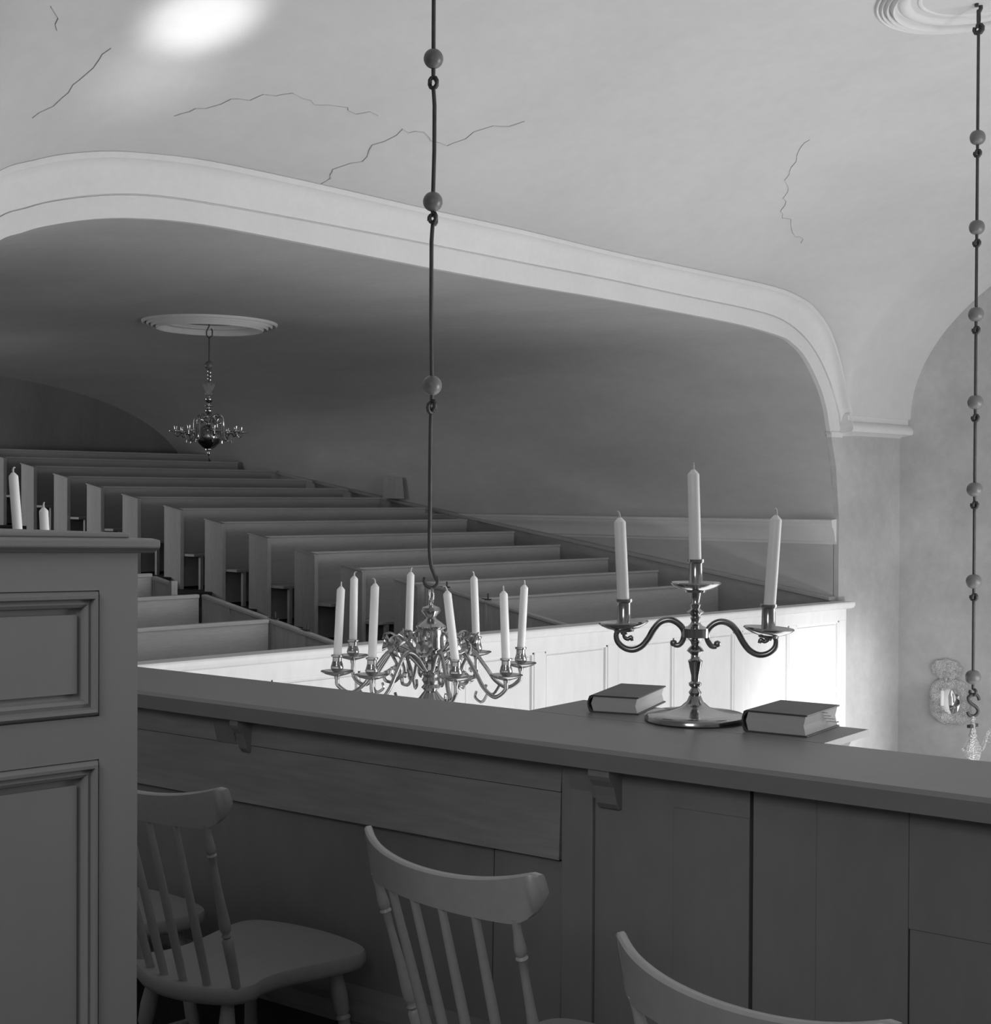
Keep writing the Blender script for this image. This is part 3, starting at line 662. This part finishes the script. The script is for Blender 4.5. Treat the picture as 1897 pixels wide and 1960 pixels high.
# --- nearest chandelier with eight candles
CH1 = Vector((4.077, 4.410, 0))
ch = thing('chandelier', 'eight armed brass chandelier with white candles hanging just beyond the near parapet', 'chandelier', CH1)
zs = [4.10, 3.322, 2.744, 1.999]
topz = VH(CH1.x, CH1.y)
make_rod(ch, topz + 0.05, 3.248 - 0.045, 0.0085, 0.022, None)
MB().lathe([(0.0001, 0.0405)] + [(0.0405 * math.cos(PI / 2 - PI * k / 12), 0.0405 * math.sin(PI / 2 - PI * k / 12)) for k in range(1, 12)] + [(0.0001, -0.0405)], (0, 0, 3.322), 24).build('ball', BALL, ch, smooth=True)
MB().lathe([(0.0001, 0.0405)] + [(0.0405 * math.cos(PI / 2 - PI * k / 12), 0.0405 * math.sin(PI / 2 - PI * k / 12)) for k in range(1, 12)] + [(0.0001, -0.0405)], (0, 0, 3.95), 24).build('ball', BALL, ch, smooth=True)
make_rod(ch, 3.245, 2.660, 0.0085, 0.020, 2.744, 0.0405, jog=0.007)
make_rod(ch, 2.69, 1.900, 0.0085, 0.020, 1.999, 0.0405, jog=-0.006)
MB().tube([(0.022 * math.cos(a), 0, 1.908 + 0.022 * math.sin(a)) for a in [math.radians(x) for x in range(-60, -391, -30)]] [::-1] + cat([(0, 0, 1.885), (-0.006, 0, 1.84), (-0.008, 0, 1.5), (-0.006, 0, 1.30), (PXd.x * 0.016, PXd.y * 0.016, 1.225), (PXd.x * 0.026, PXd.y * 0.026, 1.205)], 5), 0.0085, 8).build('rod', IRON, ch, smooth=True)
# hook ring at the bottom, open to the left
hk = [(0.028 * math.cos(a), 0.028 * math.sin(a)) for a in [math.radians(x) for x in range(150, 420, 18)]]
MB().tube([(PXd.x * a, PXd.y * a, 1.205 + b) for a, b in hk], 0.0075, 8).build('hook', IRON, ch, smooth=True)
MB().tube([(0, 0.012 * math.cos(a), 1.145 + 0.030 * math.sin(a)) for a in [2 * PI * k / 16 for k in range(17)]], 0.006, 8).build('loop', BRASS, ch, smooth=True)
zz = lambda py: 1.55 + (949.4 - py) / 2825 * 6.0
def Lp(lst): return [(r / 2825 * 6.0, zz(y)) for r, y in lst]
MB().lathe(Lp([(0.1, 1152), (4, 1153), (5, 1158), (17, 1163), (19, 1169), (13, 1176), (9, 1181), (11, 1185), (22, 1192), (29, 1198), (28, 1202), (24, 1205), (24.5, 1212), (25, 1236), (26, 1240), (23, 1243), (16, 1247), (20, 1252), (17, 1258), (12, 1262), (17, 1268), (15, 1273), (17, 1278), (14, 1284), (17, 1290), (14, 1296), (17, 1302), (13, 1310), (18, 1316), (12, 1322), (22, 1335), (48, 1358), (58, 1385), (50, 1412), (28, 1430), (10, 1440), (12, 1450), (8, 1462), (0.1, 1470)]), seg=32).build('stem', BRASS, ch, smooth=True)
view_ang = math.atan2(-(CH1.y), -(CH1.x))   # direction from the chandelier to the camera
RR = 0.385
defs = [(14.5, 1308, 858, 1130, 876), (50, 1305, 957, 1131, 963), (104.5, 1281, 1004, 1119, 997), (149.5, 1259, 908, 1102, 914), (-165.5, 1262, 797, 1095, 793), (-122, 1266, 676, 1103, 674), (-76, 1297, 648, 1123, 641), (-36, 1304, 717, 1117, 712)]
clab = ['front most candle, leaning left', 'candle right of the front most one', 'right most candle, leaning right', 'back candle right of the stem', 'back candle just left of the stem', 'back candle at the left', 'left most candle, leaning right', 'front candle left of the stem']
for k, (deg, pz, xt, yt, xb) in enumerate(defs):
    # angle measured at the chandelier from the viewer, positive to the picture's right
    ang = view_ang + math.radians(deg)
    x, y = RR * math.cos(ang), RR * math.sin(ang)
    dep_ = 6.0 - RR * math.cos(math.radians(deg))
    zp = 1.55 + (949.5 - pz) / 2825 * dep_
    chandelier_arm(ch, RR, ang, 0.86, zp - 0.86 + 0.012, 1.0, pan=0.066, sock=0.078)
    zb = zp + 0.012 + 0.05
    ztop = 1.55 + (949.5 - yt) / 2825 * dep_
    o = candle(CH1.x + x, CH1.y + y, zb, ztop - zb, 0.0168, (0, 0), 'white candle in the nearest chandelier: ' + clab[k], 'candles of the nearest chandelier')
    lean_cam(o, (xt - xb) / 145.0)
# flower scrolls round the stem
for k in range(8):
    ang = view_ang + math.radians(37 + 45 * k); c, sn = math.cos(ang), math.sin(ang)
    W = lambda r, z: (r * c, r * sn, z)
    a = MB().tube(cat([W(0.03, 0.90), W(0.08, 0.93), W(0.13, 0.965), W(0.165, 0.945), W(0.155, 0.905), W(0.12, 0.90), W(0.115, 0.925)], 4), 0.0065, 6)
    a.tube(cat([W(0.10, 0.945), W(0.11, 0.985), W(0.085, 1.0), W(0.075, 0.98)], 4), 0.005, 6)
    a.tube(cat([W(0.13, 0.965), W(0.16, 0.99), W(0.19, 0.985), W(0.195, 0.965)], 4), 0.005, 6)
    o = a.build('scroll', BRASS, ch, smooth=True)
    fl_ = MB(); prof = [(0.0001, 0.0), (0.010, 0.003), (0.018, -0.002), (0.030, 0.010), (0.035, 0.016), (0.033, 0.017), (0.018, 0.006), (0.0001, 0.010)]
    fl_.lathe(prof, (0, 0, 0), 20)
    fo = fl_.build('flower', BRASS, o, smooth=True, loc=(c * 0.175, sn * 0.175, 0.945 if k % 2 else 0.955)); fo.rotation_euler = (0, math.radians(75), ang)
    # pointed leaf
    lf = MB().hexa([W(0.12, 0.93), W(0.15, 0.945), W(0.155, 0.94), W(0.125, 0.922), W(0.19, 0.998), W(0.196, 1.0), W(0.198, 0.996), W(0.192, 0.994)])
    if k % 3 == 1: lf.build('leaf', BRASS, o)
# --- crossing chandelier at the right edge
CR = Vector((9.2, 4.6, 0)); CR = Vector((EYE + ray(1866, 900) * 9.77)); CR.z = 0
chR = thing('chandelier', 'silvery chandelier on a long beaded rod at the right edge of the picture', 'chandelier', CR)
ztopR = VH(CR.x, CR.y)
rb = 0.0515
bz = [3.935, 3.343, 2.769, 2.188, 1.611, 1.002, 0.366]
make_rod(chR, ztopR + 0.02, ztopR - 0.19, 0.014, 0.03)
ed = ztopR - 0.13
for k, z in enumerate(bz):
    top = ed if k == 0 else bz[k - 1] - 0.085
    if k < 6: make_rod(chR, top, z - 0.125, 0.0105, 0.022, z, rb, 0.93)
    else: make_rod(chR, top, z - 0.12, 0.0105, 0.022, z, rb, 0.93)
sp = [(0.03, 0.26), (0.045, 0.24), (0.03, 0.215), (-0.005, 0.20), (-0.038, 0.225), (-0.03, 0.25)]
hk = cat([(PXd.x * a, PXd.y * a, b) for a, b in [(0.042, 0.215), (0.03, 0.245), (0.0, 0.252), (-0.030, 0.232), (-0.02, 0.20), (0.02, 0.17), (0.035, 0.14), (0.015, 0.112), (-0.02, 0.112), (-0.035, 0.135)]], 4)
MB().tube(hk, 0.011, 8).build('hook', IRON, chR, smooth=True)
MB().lathe([(0.0001, 0.115), (0.012, 0.11), (0.02, 0.085), (0.012, 0.07), (0.018, 0.055), (0.016, 0.03), (0.022, 0.01), (0.018, -0.005), (0.03, -0.02), (0.022, -0.035), (0.03, -0.05), (0.052, -0.085), (0.058, -0.12), (0.05, -0.16), (0.035, -0.20), (0.03, -0.25), (0.05, -0.30), (0.13, -0.37), (0.17, -0.46), (0.14, -0.56), (0.05, -0.62), (0.03, -0.66), (0.0001, -0.70)], seg=28).build('stem', SILVER, chR, smooth=True)
MB().box(-0.055, 0.055, -0.012, 0.012, 0.035, 0.055).build('crossbar', IRON, chR)
for k in range(8):
    ang = math.atan2(PXd.y, PXd.x) + math.radians(45 * k + 4)
    c, sn = math.cos(ang), math.sin(ang); W = lambda r, z: (r * c, r * sn, z)
    a = MB().tube(cat([W(0.04, -0.34), W(0.12, -0.28), W(0.20, -0.27), W(0.28, -0.33), W(0.34, -0.45), W(0.42, -0.50), W(0.50, -0.40)], 4), 0.010, 7)
    o = a.build('arm', SILVER, chR, smooth=True)
    MB().lathe([(0.0001, -0.02), (0.03, -0.01), (0.07, 0.005), (0.09, 0.015), (0.06, 0.008), (0.0001, 0.005)], W(0.50, -0.38), 20).build('drip_pan', SILVER, o, smooth=True)
    MB().lathe([(0.02, 0.0), (0.03, 0.02), (0.024, 0.07), (0.03, 0.08), (0.02, 0.08)], W(0.50, -0.38), 14).build('socket', SILVER, o, smooth=True)
W = lambda r, z: (r * PXd.x, r * PXd.y, z)
a = MB().tube(cat([W(0.03, -0.12), W(0.06, -0.115), W(0.075, -0.09), W(0.09, -0.03), W(0.12, 0.02), W(0.17, 0.045), W(0.20, 0.02), W(0.19, -0.01)], 4), [0.008 + 0.004 * math.sin(PI * q / 28) for q in range(29)], 7)
for j in range(7):
    r_ = 0.085 + 0.014 * j; z_ = -0.05 + 0.016 * j
    a.tube([W(r_, z_), W(r_ + 0.03, z_ - 0.015)], [0.006, 0.002], 5)
a.build('scroll_leaf', SILVER, chR, smooth=True)
MB().lathe([(0.0001, -0.02), (0.016, -0.012), (0.02, 0.0), (0.016, 0.012), (0.0001, 0.02)], W(-0.055, -0.115), 12).build('boss', SILVER, chR, smooth=True)
# --- chandelier in the far arm
CF = Vector(EYE + ray(400, 750) * 15.4); CF.z = 0
cf = thing('chandelier', 'small brass globe chandelier without candles under the far arm ceiling', 'chandelier', CF)
zf = lambda py: 1.55 + (943 - py) / 2825 * 15.4
U = 15.4 / 2825
MB().tube([(PXd.x * a * U, PXd.y * a * U, zf(b)) for a, b in [(0, 612), (0, 620), (-5, 630), (-5, 638), (0, 643), (6, 638), (6, 629), (4, 625)]], 1.3 * U, 8).build('hook', IRON, cf, smooth=True)
MB().tube([(0, 0, zf(b)) for b in (641, 690)], 1.3 * U, 8).build('rod', IRON, cf, smooth=True)
MB().lathe([(0.0001, 8.5 * U)] + [(8.8 * U * math.cos(PI / 2 - PI * k / 10) ** .8, 8 * U * math.sin(PI / 2 - PI * k / 10)) for k in range(1, 10)] + [(0.0001, -8.5 * U)], (0, 0, zf(695)), 20).build('ball', BALL, cf, smooth=True)
for b in (708, 715, 722):
    MB().tube([(PXd.x * 3 * U * math.cos(a), PXd.y * 3 * U * math.cos(a), zf(b) + 4 * U * math.sin(a)) for a in [2 * PI * k / 10 for k in range(11)]], 0.8 * U, 6).build('link', BRASS, cf, smooth=True)
# crowned double headed bird as a pierced plate
bird = [(0, 752), (4, 750), (6, 753), (8, 750), (5, 746), (8, 743), (11, 740), (9, 739), (13, 735), (11, 734), (13, 729), (9, 732), (8, 728), (6, 733), (3, 734), (5, 730), (3, 728), (1, 731), (0, 726)]
poly = [(a * U, zf(b)) for a, b in bird] + [(-a * U, zf(b)) for a, b in reversed(bird[1:-1])]
mb = MB(); mb.sweep([[(PXd.x * a - f0.x * d, PXd.y * a - f0.y * d, z) for a, z in poly] for d in (-0.008, 0.008)])
mb.build('bird_finial', BRASS, cf)
MB().lathe([(max(r, 0.02) * U, zf(y)) for r, y in [(0, 752), (3, 754), (3, 757), (7, 759), (7, 763), (4, 766), (2, 769), (2.5, 771), (9, 772), (9, 773), (3, 775), (3, 778), (7, 781), (7, 784), (4, 788), (4, 796), (5, 803), (5, 808), (12, 812), (20, 818), (24, 826), (24, 834), (20, 844), (12, 852), (7, 855), (7, 857), (2, 859), (3, 863), (1, 868), (0, 869)]], seg=32).build('stem', BRASS, cf, smooth=True)
for k in range(8):
    ang = 0.35 + 2 * PI * k / 8; c, sn = math.cos(ang), math.sin(ang); W = lambda r, py: (r * U * c, r * U * sn, zf(py))
    a = MB().tube(cat([W(4, 806), W(12, 800), W(10, 793), W(17, 789), W(26, 793), W(29, 808), W(29, 826), W(34, 838), W(42, 838), W(46, 828), W(52, 826), W(58, 832), W(64, 828), W(62, 822), W(58, 825)], 4), 1.1 * U, 6)
    a.tube([W(42, 838), W(43, 843)], 1.4 * U, 6)
    a.tube(cat([W(26, 793), W(18, 797), W(16, 804), W(22, 806), W(24, 801)], 3), 0.9 * U, 6)
    o = a.build('arm', BRASS, cf, smooth=True)
    MB().lathe([(0.0001, -2 * U), (6 * U, -1 * U), (15 * U, 0.6 * U), (15 * U, 1.4 * U), (5 * U, 0.5 * U), (0.0001, 0.5 * U)], W(62, 823), 20).build('drip_pan', BRASS, o, smooth=True)
    MB().lathe([(1.5 * U, 0), (3.6 * U, 2 * U), (3.0 * U, 5 * U), (3.8 * U, 9 * U), (4.0 * U, 10.5 * U), (2.6 * U, 10.5 * U), (2.6 * U, 4 * U)], W(62, 823), 12).build('socket', BRASS, o, smooth=True)

# ------------------------------------------------------------------ mirror sconce on the east wall
sc = thing('mirror_sconce', 'embossed silver mirror sconce with crowned top on the right hand wall', 'sconce', (XE, 7.965, -0.715))
sc.scale = (1, 1.1, 1.1)
def oval(ry, rz, n=40, e=2.0, wob=0.0):
    out = []
    for k in range(n):
        a = 2 * PI * k / n; c, s_ = math.cos(a), math.sin(a); m = 1 + wob * math.sin(a * 9)
        out.append((ry * m * math.copysign(abs(c) ** (2 / e), c), rz * m * math.copysign(abs(s_) ** (2 / e), s_)))
    return out
def rings_part(lst, dy, dz, name, m, parent):
    secs = [[(-x, dy + p[0], dz + p[1]) for p in oval(ry, rz, e=e, wob=w_)] for x, ry, rz, e, w_ in lst]
    return MB().sweep(secs).build(name, m, parent, smooth=True)
rings_part([(0.0, 0.225, 0.225, 2.9, 0), (0.02, 0.232, 0.232, 2.9, 0.0), (0.045, 0.215, 0.215, 2.9, 0.01), (0.06, 0.18, 0.18, 2.8, 0.03), (0.055, 0.14, 0.15, 2.6, 0.02), (0.035, 0.115, 0.13, 2.4, 0)], 0.0, 0.0, 'frame', SILVER, sc)
rings_part([(0.03, 0.115, 0.135, 2.3, 0), (0.042, 0.10, 0.12, 2.3, 0), (0.046, 0.05, 0.06, 2.2, 0)], 0, 0.0, 'mirror', GLASS, sc)
rings_part([(0.0, 0.14, 0.09, 2.2, 0.04), (0.03, 0.165, 0.10, 2.2, 0.06), (0.06, 0.11, 0.06, 2.0, 0.08), (0.07, 0.03, 0.02, 2.0, 0.1)], 0.04, 0.325, 'crest', SILVER, sc)
MB().tube([(-0.05, 0.03, 0.22), (-0.07, 0.03, 0.235)], 0.02, 10).build('boss', SILVER, sc, smooth=True)
MB().tube(cat([(-0.03, 0, -0.20), (-0.14, 0, -0.21), (-0.20, 0, -0.15), (-0.20, 0, -0.10)], 4), 0.012, 8).build('arm', SILVER, sc, smooth=True)
MB().lathe([(0.0001, -0.01), (0.05, 0.0), (0.06, 0.01), (0.03, 0.005), (0.02, 0.04), (0.0001, 0.04)], (-0.20, 0, -0.10), 20).build('drip_pan', SILVER, sc, smooth=True)
candle(XE - 0.20, 7.965, -0.74, 0.17, 0.02, (0, 0), 'short white candle in front of the mirror sconce', None)
